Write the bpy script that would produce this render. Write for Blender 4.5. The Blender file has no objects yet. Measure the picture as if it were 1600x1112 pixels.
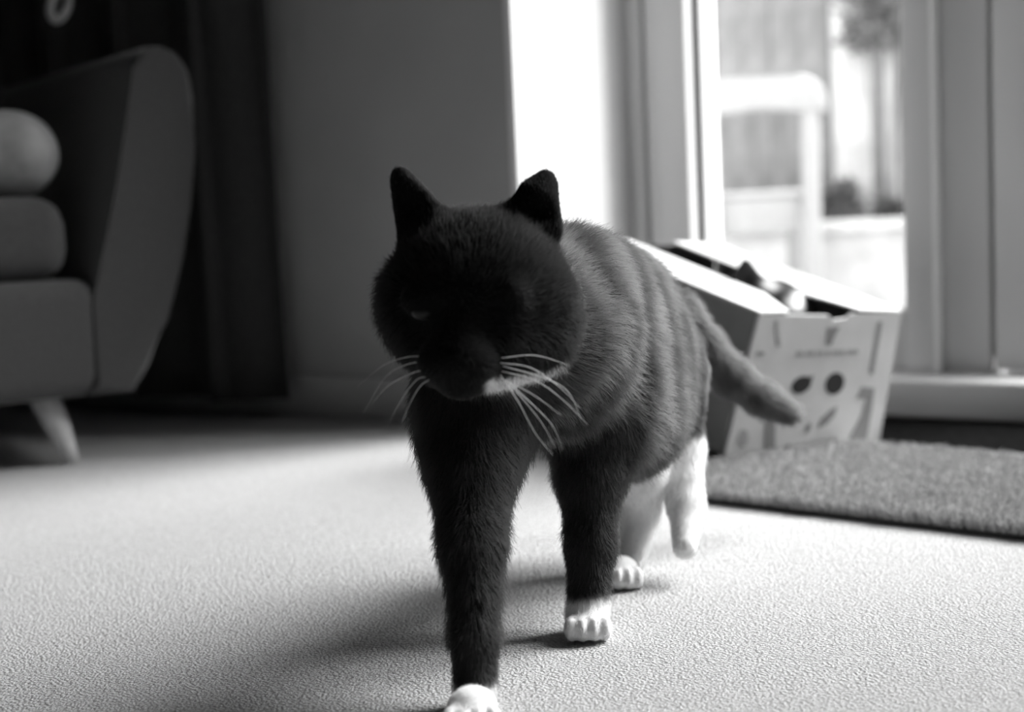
import bpy, bmesh, math, random
import numpy as np
from mathutils import Vector, Matrix

random.seed(7)
RNG = np.random.default_rng(7)
SC = bpy.context.scene
COL = SC.collection

# ------------------------------------------------------------------ camera
F_PX, IW, IH = 2222.0, 1600.0, 1112.0
CAM_H, PITCH, ROLL = 0.31, math.radians(5.55), math.radians(-2.6)
cam = bpy.data.cameras.new('camera')
cam.sensor_width = 36.0
cam.lens = 36.0 * F_PX / IW
cam.clip_start = 0.02
cam.dof.use_dof = True
cam.dof.focus_distance = 1.0
cam.dof.aperture_fstop = 4.0
cam_o = bpy.data.objects.new('camera', cam)
COL.objects.link(cam_o)
CM = Matrix.Rotation(math.pi / 2 - PITCH, 3, 'X') @ Matrix.Rotation(ROLL, 3, 'Z')
cam_o.matrix_world = Matrix.Translation((0, 0, CAM_H)) @ CM.to_4x4()
SC.camera = cam_o

# ------------------------------------------------------------------ sky (even overcast daylight), exposure
world = bpy.data.worlds.new('overcast_sky')
SC.world = world
world.use_nodes = True
world.node_tree.nodes['Background'].inputs[0].default_value = (1, 1, 1, 1)
world.node_tree.nodes['Background'].inputs[1].default_value = 2.9
sun = bpy.data.lights.new('hazy_sun', 'SUN')
sun.energy = 33.0
sun.angle = math.radians(42)            # veiled by thin cloud, so its shadows are soft
sun_o = bpy.data.objects.new('hazy_sun', sun)
COL.objects.link(sun_o)
SUN_FROM = Vector((0.95, 0.30, 0.92))
sun_o.rotation_euler = SUN_FROM.to_track_quat('Z', 'Y').to_euler()
SC.view_settings.view_transform = 'Standard'
SC.view_settings.look = 'None'
SC.view_settings.gamma = 1.0
SC.view_settings.use_curve_mapping = False
SC.view_settings.exposure = 0.0
SC.cycles.max_bounces = 10
SC.cycles.diffuse_bounces = 5
SC.cycles.transparent_max_bounces = 16
SC.cycles.use_denoising = True


# ------------------------------------------------------------------ helpers
def ray(x, y):
    return CM @ Vector(((x - IW / 2) / F_PX, -(y - IH / 2) / F_PX, -1.0))

def P(x, y, Y):
    """world point at distance Y (metres in front of the camera's foot) seen at photo pixel x, y"""
    d = ray(x, y)
    return Vector((0, 0, CAM_H)) + d * (Y / d.y)

def on_z(x, y, z=0.0):
    d = ray(x, y)
    return Vector((0, 0, CAM_H)) + d * ((z - CAM_H) / d.z)

def on_plane(x, y, p0, n):
    d = ray(x, y)
    c = Vector((0, 0, CAM_H))
    return c + d * ((p0 - c).dot(n) / d.dot(n))

def tag(o, label=None, cat=None, group=None, kind=None):
    if label: o['label'] = label
    if cat: o['category'] = cat
    if group: o['group'] = group
    if kind: o['kind'] = kind
    return o

def empty(name, loc=(0, 0, 0), rot=None):
    o = bpy.data.objects.new(name, None)
    COL.objects.link(o)
    o.empty_display_size = 0.05
    if rot is not None:
        o.matrix_world = Matrix.Translation(loc) @ rot.to_4x4()
    else:
        o.location = loc
    return o

def link(name, data, mat, parent=None, smooth=False):
    o = bpy.data.objects.new(name, data)
    COL.objects.link(o)
    if mat is not None:
        data.materials.append(mat)
    if parent is not None:
        o.parent = parent
    if smooth and isinstance(data, bpy.types.Mesh):
        data.polygons.foreach_set('use_smooth', [True] * len(data.polygons))
    return o

def bm_done(bm, name):
    me = bpy.data.meshes.new(name)
    bmesh.ops.recalc_face_normals(bm, faces=bm.faces[:])
    bm.to_mesh(me)
    bm.free()
    return me

def bm_box(bm, lo, hi, M=None):
    vs = []
    for z in (lo[2], hi[2]):
        for x, y in ((lo[0], lo[1]), (hi[0], lo[1]), (hi[0], hi[1]), (lo[0], hi[1])):
            v = Vector((x, y, z))
            vs.append(bm.verts.new(M @ v if M is not None else v))
    for f in ((0, 3, 2, 1), (4, 5, 6, 7), (0, 1, 5, 4), (1, 2, 6, 5), (2, 3, 7, 6), (3, 0, 4, 7)):
        bm.faces.new([vs[i] for i in f])

def box(name, lo, hi, mat, parent=None, bevel=0.0, seg=2, M=None, smooth=False):
    bm = bmesh.new()
    bm_box(bm, lo, hi, M)
    if bevel > 0:
        bmesh.ops.bevel(bm, geom=bm.edges[:], offset=bevel, segments=seg, profile=0.5, affect='EDGES', clamp_overlap=True)
    o = link(name, bm_done(bm, name), mat, parent)
    if bevel > 0 and (smooth or seg > 1):
        o.data.polygons.foreach_set('use_smooth', [True] * len(o.data.polygons))
        o.data.set_sharp_from_angle(angle=math.radians(40))
    return o

def extrude_poly(name, pts, depth_vec, mat, parent=None, bevel=0.0, seg=3):
    """closed polygon (list of Vectors) swept along depth_vec"""
    bm = bmesh.new()
    a = [bm.verts.new(p) for p in pts]
    b = [bm.verts.new(Vector(p) + depth_vec) for p in pts]
    n = len(pts)
    fa = bm.faces.new(a)
    fb = bm.faces.new(b[::-1])
    for i in range(n):
        bm.faces.new((a[i], a[(i + 1) % n], b[(i + 1) % n], b[i]))
    if bevel > 0:
        es = list(set(fa.edges[:] + fb.edges[:]))
        bmesh.ops.bevel(bm, geom=es, offset=bevel, segments=seg, profile=0.5, affect='EDGES', clamp_overlap=True)
    o = link(name, bm_done(bm, name), mat, parent)
    o.data.polygons.foreach_set('use_smooth', [True] * len(o.data.polygons))
    o.data.set_sharp_from_angle(angle=math.radians(35))
    return o

def tube(name, pts, radii, mat, parent=None, sides=8, squash=None):
    bm = bmesh.new()
    pts = [Vector(p) for p in pts]
    n = len(pts)
    rings = []
    up = Vector((0.123, 0.31, 0.94)).normalized()
    for i, p in enumerate(pts):
        t = (pts[min(i + 1, n - 1)] - pts[max(i - 1, 0)]).normalized()
        s = t.cross(up)
        if s.length < 1e-4: s = t.cross(Vector((1, 0, 0)))
        s.normalize()
        w = s.cross(t).normalized()
        r = radii[i] if hasattr(radii, '__len__') else radii
        rings.append([bm.verts.new(p + (s * math.cos(2 * math.pi * k / sides) + w * math.sin(2 * math.pi * k / sides)) * r) for k in range(sides)])
    for i in range(n - 1):
        for k in range(sides):
            bm.faces.new((rings[i][k], rings[i][(k + 1) % sides], rings[i + 1][(k + 1) % sides], rings[i + 1][k]))
    bm.faces.new(rings[0][::-1])
    bm.faces.new(rings[-1])
    return link(name, bm_done(bm, name), mat, parent, smooth=True)

def spline(pts, n=14):
    """Catmull-Rom through the points"""
    pts = [Vector(p) for p in pts]
    q = [pts[0] * 2 - pts[1]] + pts + [pts[-1] * 2 - pts[-2]]
    out = []
    m = len(pts) - 1
    for j in range(n + 1):
        t = j / n * m
        i = min(int(t), m - 1)
        f = t - i
        a, b, c, d = q[i], q[i + 1], q[i + 2], q[i + 3]
        out.append(0.5 * ((2 * b) + (c - a) * f + (2 * a - 5 * b + 4 * c - d) * f * f + (3 * b - a - 3 * c + d) * f ** 3))
    return out

# ------------------------------------------------------------------ materials (all grey: the place is seen in black and white)
def mat(name, v, rough=0.7, noise=None, bump=None, spec=0.3, sheen=0.0):
    """noise = (scale, low, high): mottling of the colour; bump = (scale, strength, distance)"""
    m = bpy.data.materials.new(name)
    m.use_nodes = True
    nt = m.node_tree
    b = nt.nodes['Principled BSDF']
    b.inputs['Base Color'].default_value = (v, v, v, 1)
    b.inputs['Roughness'].default_value = rough
    b.inputs['Specular IOR Level'].default_value = spec
    if sheen: b.inputs['Sheen Weight'].default_value = sheen
    tc = nt.nodes.new('ShaderNodeTexCoord')
    if noise:
        n = nt.nodes.new('ShaderNodeTexNoise')
        n.inputs['Scale'].default_value = noise[0]
        n.inputs['Detail'].default_value = 4
        r = nt.nodes.new('ShaderNodeValToRGB')
        r.color_ramp.elements[0].position = 0.3
        r.color_ramp.elements[1].position = 0.7
        r.color_ramp.elements[0].color = (noise[1],) * 3 + (1,)
        r.color_ramp.elements[1].color = (noise[2],) * 3 + (1,)
        nt.links.new(tc.outputs['Object'], n.inputs['Vector'])
        nt.links.new(n.outputs['Fac'], r.inputs['Fac'])
        nt.links.new(r.outputs['Color'], b.inputs['Base Color'])
    if bump:
        n2 = nt.nodes.new('ShaderNodeTexNoise')
        n2.inputs['Scale'].default_value = bump[0]
        n2.inputs['Detail'].default_value = 3
        bp = nt.nodes.new('ShaderNodeBump')
        bp.inputs['Strength'].default_value = bump[1]
        bp.inputs['Distance'].default_value = bump[2]
        nt.links.new(tc.outputs['Object'], n2.inputs['Vector'])
        nt.links.new(n2.outputs['Fac'], bp.inputs['Height'])
        nt.links.new(bp.outputs['Normal'], b.inputs['Normal'])
    return m

def carpet_mat():
    m = mat('carpet_loop_pile', 0.7, 0.95, spec=0.0)
    nt = m.node_tree
    b = nt.nodes['Principled BSDF']
    tc = nt.nodes.new('ShaderNodeTexCoord')
    vo = nt.nodes.new('ShaderNodeTexVoronoi')
    vo.inputs['Scale'].default_value = 420
    no = nt.nodes.new('ShaderNodeTexNoise')
    no.inputs['Scale'].default_value = 420
    no.inputs['Detail'].default_value = 5
    no.inputs['Roughness'].default_value = 0.65
    add = nt.nodes.new('ShaderNodeMath')
    add.operation = 'MULTIPLY_ADD'
    add.inputs[1].default_value = -0.7
    nt.links.new(tc.outputs['Object'], vo.inputs['Vector'])
    nt.links.new(tc.outputs['Object'], no.inputs['Vector'])
    nt.links.new(vo.outputs['Distance'], add.inputs[0])
    nt.links.new(no.outputs['Fac'], add.inputs[2])
    bp = nt.nodes.new('ShaderNodeBump')
    bp.inputs['Strength'].default_value = 1.0
    bp.inputs['Distance'].default_value = 0.0036
    nt.links.new(add.outputs[0], bp.inputs['Height'])
    nt.links.new(bp.outputs['Normal'], b.inputs['Normal'])
    r = nt.nodes.new('ShaderNodeValToRGB')
    r.color_ramp.elements[0].position = 0.0
    r.color_ramp.elements[1].position = 0.5
    r.color_ramp.elements[0].color = (0.46, 0.46, 0.46, 1)
    r.color_ramp.elements[1].color = (0.74, 0.74, 0.74, 1)
    nt.links.new(add.outputs[0], r.inputs['Fac'])
    nt.links.new(r.outputs['Color'], b.inputs['Base Color'])
    return m

def glass_mat():
    m = bpy.data.materials.new('window_glass')
    m.use_nodes = True
    nt = m.node_tree
    for n in list(nt.nodes): nt.nodes.remove(n)
    out = nt.nodes.new('ShaderNodeOutputMaterial')
    mix = nt.nodes.new('ShaderNodeMixShader')
    tr = nt.nodes.new('ShaderNodeBsdfTransparent')
    tr.inputs[0].default_value = (0.96, 0.96, 0.96, 1)
    gl = nt.nodes.new('ShaderNodeBsdfGlossy')
    gl.inputs['Roughness'].default_value = 0.02
    fr = nt.nodes.new('ShaderNodeFresnel')
    fr.inputs['IOR'].default_value = 1.45
    mul = nt.nodes.new('ShaderNodeMath'); mul.operation = 'MULTIPLY'; mul.inputs[1].default_value = 0.5
    nt.links.new(fr.outputs[0], mul.inputs[0])
    nt.links.new(mul.outputs[0], mix.inputs[0])
    nt.links.new(tr.outputs[0], mix.inputs[1])
    nt.links.new(gl.outputs[0], mix.inputs[2])
    nt.links.new(mix.outputs[0], out.inputs[0])
    return m

def attr_mat(name, rough=0.6, spec=0.2):
    """colour read from the object's own coat_colour attribute"""
    m = bpy.data.materials.new(name)
    m.use_nodes = True
    nt = m.node_tree
    b = nt.nodes['Principled BSDF']
    b.inputs['Roughness'].default_value = rough
    b.inputs['Specular IOR Level'].default_value = spec
    a = nt.nodes.new('ShaderNodeAttribute')
    a.attribute_name = 'coat_colour'
    nt.links.new(a.outputs['Color'], b.inputs['Base Color'])
    return m

M_CARPET = carpet_mat()
M_WALL = mat('matt_wall_paint', 0.42, 0.9, noise=(6, 0.40, 0.44), bump=(180, 0.15, 0.001))
M_WHITE = mat('white_plaster', 0.82, 0.85, bump=(140, 0.12, 0.001))
M_CEIL = mat('ceiling_paint', 0.55, 0.9)
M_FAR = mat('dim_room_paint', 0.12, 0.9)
M_UPVC = mat('white_window_plastic', 0.66, 0.35, spec=0.4)
M_LITBEAD = mat('bead_painted_lit', 0.92, 0.3, spec=0.5)  # whiter than the frames: a lit line painted into the bead's colour
M_GASKET = mat('black_rubber_seal', 0.03, 0.6)
M_GLASS = glass_mat()
M_DARKSTRIP = mat('dark_vinyl_with_shade', 0.006, 0.9, noise=(60, 0.004, 0.008), spec=0.0)  # dark door-well floor, deepened further to paint in the shade there
M_MAT = mat('coir_mat_backing', 0.06, 0.95)
M_PATIO = mat('patio_paving', 0.33, 0.9, noise=(3, 0.22, 0.42))
M_FENCE = mat('weathered_fence_wood', 0.25, 0.85, noise=(9, 0.18, 0.32), bump=(60, 0.4, 0.003))
M_PALE = mat('pale_concrete', 0.62, 0.9, noise=(7, 0.48, 0.75))
M_CHAIR = mat('white_painted_wood', 0.36, 0.5)
M_LEAF = mat('shrub_leaf', 0.16, 0.6, noise=(20, 0.08, 0.24))
M_SOFA = mat('dark_sofa_weave', 0.036, 0.95, noise=(220, 0.027, 0.046), bump=(420, 0.4, 0.002), sheen=0.2)
M_PILLOW = mat('grey_velvet_pillow', 0.21, 0.8, noise=(40, 0.18, 0.24), sheen=0.3)
M_OAK = mat('pale_turned_wood', 0.5, 0.5, noise=(30, 0.4, 0.6))
M_CURTAIN = mat('black_curtain_cloth', 0.05, 0.95, noise=(300, 0.03, 0.06), sheen=0.1)
M_THROW = mat('dark_knit_throw', 0.03, 0.95, noise=(120, 0.02, 0.045), bump=(160, 0.5, 0.003))
M_LOOP = mat('pale_cord_loop', 0.55, 0.8)
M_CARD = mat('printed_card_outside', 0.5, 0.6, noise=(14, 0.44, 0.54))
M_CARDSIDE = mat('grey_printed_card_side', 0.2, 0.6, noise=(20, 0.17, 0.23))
M_CARDIN = mat('white_card_flap', 0.85, 0.6)
M_CARDDARK = mat('brown_card_inside', 0.22, 0.8)
M_INK = mat('dark_print_ink', 0.015, 0.6)
M_INKMID = mat('grey_print_ink', 0.2, 0.6)
M_INKPALE = mat('faded_print_ink', 0.3, 0.6)
M_COAT = attr_mat('cat_coat_skin', 0.8, 0.05)
M_NOSE = mat('dark_nose_leather', 0.005, 0.9, spec=0.0)
M_EYE = mat('dark_eye', 0.01, 0.35, spec=0.25)
M_WHISK = mat('white_whisker', 0.85, 0.4)
M_EXT = mat('outside_brick_render', 0.35, 0.9, noise=(5, 0.3, 0.4))

# ------------------------------------------------------------------ the room: s runs along the door wall, t is depth into it (outdoors +)
ANG = math.radians(34)
U = Vector((math.cos(ANG), -math.sin(ANG), 0))
V = Vector((math.sin(ANG), math.cos(ANG), 0))
O = Vector((0.01, 2.09, 0))
RM = Matrix.Translation(O) @ Matrix.Rotation(-ANG, 4, 'Z')      # local (s, t, z) -> world
ROOM_L, ROOM_R, ROOM_B, ROOM_H = -2.0, 3.2, -3.4, 2.4
OPEN_R, OPEN_H = 2.32, 2.1
WT = 0.45                                                        # wall thickness

def rbox(name, lo, hi, m, parent=None, bevel=0.0, seg=2):
    """box given in room coordinates"""
    return box(name, lo, hi, m, parent, bevel, seg, M=None if parent is not None else RM)

def structure(o):
    o['kind'] = 'structure'
    return o

floor = structure(rbox('floor', (ROOM_L, ROOM_B, -0.12), (ROOM_R, 0.0, 0.0), M_CARPET))
structure(rbox('wall_left', (ROOM_L, 0.0, -0.3), (0.0, WT, ROOM_H), M_WALL))
structure(rbox('wall_right', (OPEN_R, 0.0, -0.3), (ROOM_R, WT, ROOM_H), M_WALL))
structure(rbox('wall_lintel', (0.0, 0.0, OPEN_H), (OPEN_R, WT, ROOM_H), M_WALL))
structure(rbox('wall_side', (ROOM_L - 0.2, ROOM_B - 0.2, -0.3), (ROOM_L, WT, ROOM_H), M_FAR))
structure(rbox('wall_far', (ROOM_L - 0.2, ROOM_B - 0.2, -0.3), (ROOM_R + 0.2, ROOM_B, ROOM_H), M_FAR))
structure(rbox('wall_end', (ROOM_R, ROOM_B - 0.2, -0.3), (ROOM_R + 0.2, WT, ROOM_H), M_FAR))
structure(rbox('ceiling', (ROOM_L - 0.2, ROOM_B - 0.2, ROOM_H), (ROOM_R + 0.2, WT, ROOM_H + 0.2), M_CEIL))
structure(rbox('wall_upper', (ROOM_L - 3, 0.05, ROOM_H + 0.2), (ROOM_R + 3, WT, 5.4), M_EXT))  # unseen upper storey, added to cut sky light on garden sides facing it
structure(rbox('baseboard_left', (ROOM_L, -0.014, 0.0), (-0.004, 0.0, 0.07), M_WALL, bevel=0.004))
# white plaster lining of the deep opening (the bright reveal beside the door)
structure(rbox('wall_reveal', (0.0, 0.002, -0.02), (0.012, 0.335, OPEN_H), M_WHITE))
structure(rbox('wall_reveal_right', (OPEN_R - 0.012, 0.002, -0.02), (OPEN_R, 0.335, OPEN_H), M_WHITE))
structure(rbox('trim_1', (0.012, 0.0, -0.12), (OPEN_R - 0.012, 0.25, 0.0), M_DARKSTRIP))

# threshold with its rounded ledge, under the door frames
structure(rbox('trim_2', (0.012, 0.235, 0.0), (OPEN_R - 0.012, 0.43, 0.056), M_UPVC, bevel=0.008, seg=3))

# ------------------------------------------------------------------ door frames and glazing
T0 = 0.325        # room-side face of the fixed frame
def s_at(px, py, t):
    p = on_plane(px, py, O + V * t, V) - O
    return p.dot(U)

win = empty('window_1', O, Matrix.Rotation(-ANG, 3, 'Z')); structure(win)
def wpart(name, s0, s1, z0, z1, t0, t1, m=M_UPVC, bevel=0.004, parent=None, seg=2):
    return rbox(name, (s0, t0, z0), (s1, t1, z1), m, parent or win, bevel, seg)

sa = s_at(928, 150, T0)
sb = s_at(951, 150, T0 + 0.012)
sc_ = s_at(1013, 150, T0 + 0.02)
sd = s_at(1078, 150, T0 + 0.02)
sg = s_at(1408, 150, T0 - 0.004)
sh = s_at(1466, 150, T0 + 0.02)
si = s_at(1546, 150, T0 + 0.015)
Z0, Z1 = 0.056, OPEN_H - 0.002
wpart('frame_post', 0.0125, sb, Z0, Z1, T0 - 0.012, T0 + 0.08)
wpart('frame_step', sb + 0.0005, sc_ - 0.004, Z0, Z1, T0 + 0.006, T0 + 0.08)
wpart('seal', sc_ - 0.0035, sc_ + 0.001, Z0, Z1, T0 + 0.03, T0 + 0.07, M_GASKET, 0)
wpart('sash_stile', sc_ + 0.002, sd, Z0, Z1, T0 + 0.008, T0 + 0.11, bevel=0.003)
# glazing bead set back behind the stile, a dark seal along its face
wpart('glazing_bead', sd + 0.0005, sd + 0.0095, Z0 + 0.05, Z1 - 0.05, T0 + 0.043, T0 + 0.10, bevel=0.001)
wpart('seal', sd + 0.0005, sd + 0.0088, Z0 + 0.05, Z1 - 0.05, T0 + 0.0405, T0 + 0.0428, M_GASKET, 0)
wpart('sash_stile', sg, sh - 0.004, Z0, Z1, T0 - 0.004, T0 + 0.11, bevel=0.003)
wpart('glazing_bead', sh - 0.0037, sh + 0.0035, Z0, Z1, T0 - 0.007, T0 + 0.03, M_LITBEAD, bevel=0.0034, seg=3)  # bead whose light edge comes from its paler colour
wpart('frame_post', sh + 0.0037, si - 0.003, Z0, Z1, T0 + 0.018, T0 + 0.11, bevel=0.003)
wpart('seal', si - 0.0028, si + 0.004, Z0 + 0.02, Z1, T0 + 0.04, T0 + 0.08, M_GASKET, 0)
wpart('bottom_rail', sd + 0.001, sg - 0.001, Z0, Z0 + 0.093, T0 + 0.008, T0 + 0.075, bevel=0.006)
wpart('top_rail', sd + 0.001, sg - 0.001, Z1 - 0.07, Z1, T0 + 0.008, T0 + 0.075, bevel=0.006)
wpart('pane', sd + 0.006, sg + 0.004, Z0 + 0.088, Z1 - 0.06, T0 + 0.075, T0 + 0.0765, M_GLASS, 0)

def door_leaf(name, s0, s1):
    d = empty(name, O, Matrix.Rotation(-ANG, 3, 'Z')); structure(d)
    st = 0.085
    a, b = T0 + 0.008, T0 + 0.075
    wpart('door_stile', s0, s0 + st, Z0 + 0.004, Z1, a, b, parent=d, bevel=0.006)
    wpart('door_stile', s1 - st, s1, Z0 + 0.004, Z1, a, b, parent=d, bevel=0.006)
    wpart('door_rail', s0 + st + 0.0005, s1 - st - 0.0005, Z0 + 0.004, Z0 + 0.1, a, b, parent=d, bevel=0.006)
    wpart('door_rail', s0 + st + 0.0005, s1 - st - 0.0005, Z1 - 0.08, Z1, a, b, parent=d, bevel=0.006)
    wpart('pane', s0 + st - 0.004, s1 - st + 0.004, Z0 + 0.095, Z1 - 0.075, T0 + 0.055, T0 + 0.0565, M_GLASS, 0, parent=d)
    h = wpart('door_handle', s1 - 0.055, s1 - 0.03, 0.95, 1.15, a - 0.012, a, parent=d, bevel=0.003)
    rbox('lever', (s1 - 0.15, a - 0.05, 1.06), (s1 - 0.035, a - 0.03, 1.08), M_UPVC, h, 0.006)
    return d
mid = (si + 0.005 + OPEN_R - 0.02) / 2
door_leaf('door_1', si + 0.0045, mid - 0.003)
door_leaf('door_2', mid + 0.003, OPEN_R - 0.02)

# ------------------------------------------------------------------ SDF modelling for the animals and soft shapes
class Sculpt:
    def __init__(s, lo, hi, h):
        s.h = h
        s.lo = np.array(lo, float)
        s.n = np.ceil((np.array(hi) - s.lo) / h).astype(int) + 1
        s.D = np.full(s.n, 1.0, np.float32)
        s.prims = []
    def _block(s, lo, hi, m):
        a = np.clip(np.floor((lo - m - s.lo) / s.h).astype(int), 0, s.n)
        b = np.clip(np.ceil((hi + m - s.lo) / s.h).astype(int) + 1, 0, s.n)
        ax = [s.lo[i] + s.h * np.arange(a[i], b[i]) for i in range(3)]
        G = np.stack(np.meshgrid(*ax, indexing='ij'), -1)
        return tuple(slice(a[i], b[i]) for i in range(3)), G
    def _add(s, fn, lo, hi, k, meta, sub=False):
        sl, G = s._block(lo, hi, k + 3 * s.h)
        d = fn(G).astype(np.float32)
        e = s.D[sl]
        if sub:
            hh = np.clip(0.5 - 0.5 * (e + d) / k, 0, 1)
            s.D[sl] = e * (1 - hh) + (-d) * hh + k * hh * (1 - hh)
        else:
            hh = np.clip(0.5 + 0.5 * (e - d) / k, 0, 1)
            s.D[sl] = e * (1 - hh) + d * hh - k * hh * (1 - hh)
            s.prims.append((fn, meta))
    def cone(s, a, b, ra, rb, k=0.012, sub=False, **meta):
        a, b = np.array(a, float), np.array(b, float)
        ba = b - a
        L2 = max(float(ba @ ba), 1e-12)
        def fn(G):
            t = np.clip(((G - a) @ ba) / L2, 0, 1)
            return np.linalg.norm(G - a - t[..., None] * ba, axis=-1) - (ra + (rb - ra) * t)
        r = max(ra, rb)
        s._add(fn, np.minimum(a, b) - r, np.maximum(a, b) + r, k, meta, sub)
    def ell(s, c, r, k=0.015, R=None, sub=False, **meta):
        c, r = np.array(c, float), np.array(r, float)
        Rm = None if R is None else np.array(R.to_3x3())
        def fn(G):
            q = G - c
            if Rm is not None: q = q @ Rm
            k0 = np.linalg.norm(q / r, axis=-1)
            k1 = np.linalg.norm(q / r ** 2, axis=-1)
            return k0 * (k0 - 1) / np.maximum(k1, 1e-6)
        m = r.max()
        s._add(fn, c - m, c + m, k, meta, sub)
    def tri(s, a, b, c, th, k=0.006, sub=False, **meta):
        a, b, c = [np.array(x, float) for x in (a, b, c)]
        n = np.cross(b - a, c - a)
        nn = n / np.linalg.norm(n)
        def seg(G, p, q):
            d = q - p
            t = np.clip(((G - p) @ d) / (d @ d), 0, 1)
            return np.linalg.norm(G - p - t[..., None] * d, axis=-1)
        def fn(G):
            ins = np.ones(G.shape[:-1], bool)
            for p, q in ((a, b), (b, c), (c, a)):
                ins &= ((G - p) @ np.cross(nn, q - p)) >= 0
            pl = np.abs((G - a) @ nn)
            e = np.minimum(np.minimum(seg(G, a, b), seg(G, b, c)), seg(G, c, a))
            return np.where(ins, pl, e) - th
        P3 = np.stack([a, b, c])
        s._add(fn, P3.min(0) - th, P3.max(0) + th, k, meta, sub)
    def surface(s):
        D = s.D
        S = D < 0
        n = np.array(D.shape)
        c = n - 1
        cnt = np.zeros(c, np.float32)
        acc = np.zeros(tuple(c) + (3,), np.float32)
        corner = lambda i, j, k: (slice(i, i + c[0]), slice(j, j + c[1]), slice(k, k + c[2]))
        base = [(0, 0, 0), (0, 0, 1), (0, 1, 0), (0, 1, 1), (1, 0, 0), (1, 0, 1), (1, 1, 0), (1, 1, 1)]
        for p in base:
            for ax in range(3):
                if p[ax]: continue
                q = list(p); q[ax] = 1
                d0, d1 = D[corner(*p)], D[corner(*q)]
                x = (d0 < 0) != (d1 < 0)
                if not x.any(): continue
                t = np.where(x, d0 / np.where(x, d0 - d1, 1), 0)
                pos = np.zeros(tuple(c) + (3,), np.float32) + np.array(p, np.float32)
                pos[..., ax] += t
                acc += np.where(x[..., None], pos, 0)
                cnt += x
        act = cnt > 0
        idx = np.full(c, -1, int)
        idx[act] = np.arange(act.sum())
        ijk = np.argwhere(act)
        verts = s.lo + s.h * (ijk + acc[act] / cnt[act][:, None])
        faces = []
        for ax in range(3):
            a0 = [slice(None)] * 3; a1 = [slice(None)] * 3
            a0[ax] = slice(0, -1); a1[ax] = slice(1, None)
            x = S[tuple(a0)] != S[tuple(a1)]
            e = np.argwhere(x)
            b1, b2 = (ax + 1) % 3, (ax + 2) % 3
            ok = (e[:, b1] > 0) & (e[:, b2] > 0) & (e[:, b1] < c[b1]) & (e[:, b2] < c[b2])
            e = e[ok]
            ins = S[tuple(e.T)]
            def cell(o1, o2):
                f = e.copy(); f[:, b1] -= o1; f[:, b2] -= o2
                return idx[tuple(f.T)]
            q = np.stack([cell(1, 1), cell(0, 1), cell(0, 0), cell(1, 0)], 1)
            q[~ins] = q[~ins][:, ::-1]
            faces.append(q)
        return verts, np.concatenate(faces)

def edges_of(faces):
    e = np.concatenate([faces[:, [0, 1]], faces[:, [1, 2]], faces[:, [2, 3]], faces[:, [3, 0]]])
    return np.unique(np.sort(e, 1), axis=0)

def smooth_field(val, E, it, lam=0.6):
    val = val.astype(float).copy()
    n = len(val)
    deg = np.bincount(E.ravel(), minlength=n).astype(float)
    for _ in range(it):
        acc = np.zeros_like(val)
        np.add.at(acc, E[:, 0], val[E[:, 1]])
        np.add.at(acc, E[:, 1], val[E[:, 0]])
        avg = acc / (deg[:, None] if val.ndim > 1 else deg)
        val += lam * (avg - val)
    return val

def mesh_from(verts, faces, name):
    me = bpy.data.meshes.new(name)
    me.from_pydata(verts.tolist(), [], faces.tolist())
    me.update()
    me.polygons.foreach_set('use_smooth', [True] * len(me.polygons))
    return me

def vnormals(me):
    a = np.empty(len(me.vertices) * 3)
    me.vertices.foreach_get('normal', a)
    return a.reshape(-1, 3)

def lattice_noise(p, scale, seed=0):
    q = np.asarray(p) * scale
    i = np.floor(q).astype(np.int64)
    f = q - i
    f = f * f * (3 - 2 * f)
    def hsh(a):
        n = a[..., 0] * 73856093 ^ a[..., 1] * 19349663 ^ a[..., 2] * 83492791 ^ (seed * 2654435)
        n = (n ^ (n >> 13)) * 1274126177
        return ((n ^ (n >> 16)) & 0xffff) / 65535.0
    r = 0
    for dx in (0, 1):
        for dy in (0, 1):
            for dz in (0, 1):
                w = (f[..., 0] if dx else 1 - f[..., 0]) * (f[..., 1] if dy else 1 - f[..., 1]) * (f[..., 2] if dz else 1 - f[..., 2])
                r = r + w * hsh(i + np.array([dx, dy, dz]))
    return r

def strands(name, roots, tips_fn_pts, colours, r0, r1, material, parent):
    """many fine hairs as one hair-curves object; tips_fn_pts: (n, k, 3) positions"""
    n, k, _ = tips_fn_pts.shape
    hc = bpy.data.hair_curves.new(name)
    hc.add_curves([k] * n)
    hc.attributes['position'].data.foreach_set('vector', np.ascontiguousarray(tips_fn_pts, np.float32).ravel())
    rad = hc.attributes.get('radius') or hc.attributes.new('radius', 'FLOAT', 'POINT')
    rr = np.tile(np.linspace(r0, r1, k), (n, 1)).astype(np.float32)
    rad.data.foreach_set('value', rr.ravel())
    ca = hc.attributes.new('coat_colour', 'FLOAT_COLOR', 'CURVE')
    c4 = np.ones((n, 4), np.float32)
    c4[:, :3] = np.asarray(colours)[:, None]
    ca.data.foreach_set('color', c4.ravel())
    return link(name, hc, material, parent)

# ------------------------------------------------------------------ the walking cat
def PN(x, y, Y): return np.array(P(x, y, Y))
def mm(px, Y): return px * Y / F_PX

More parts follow.
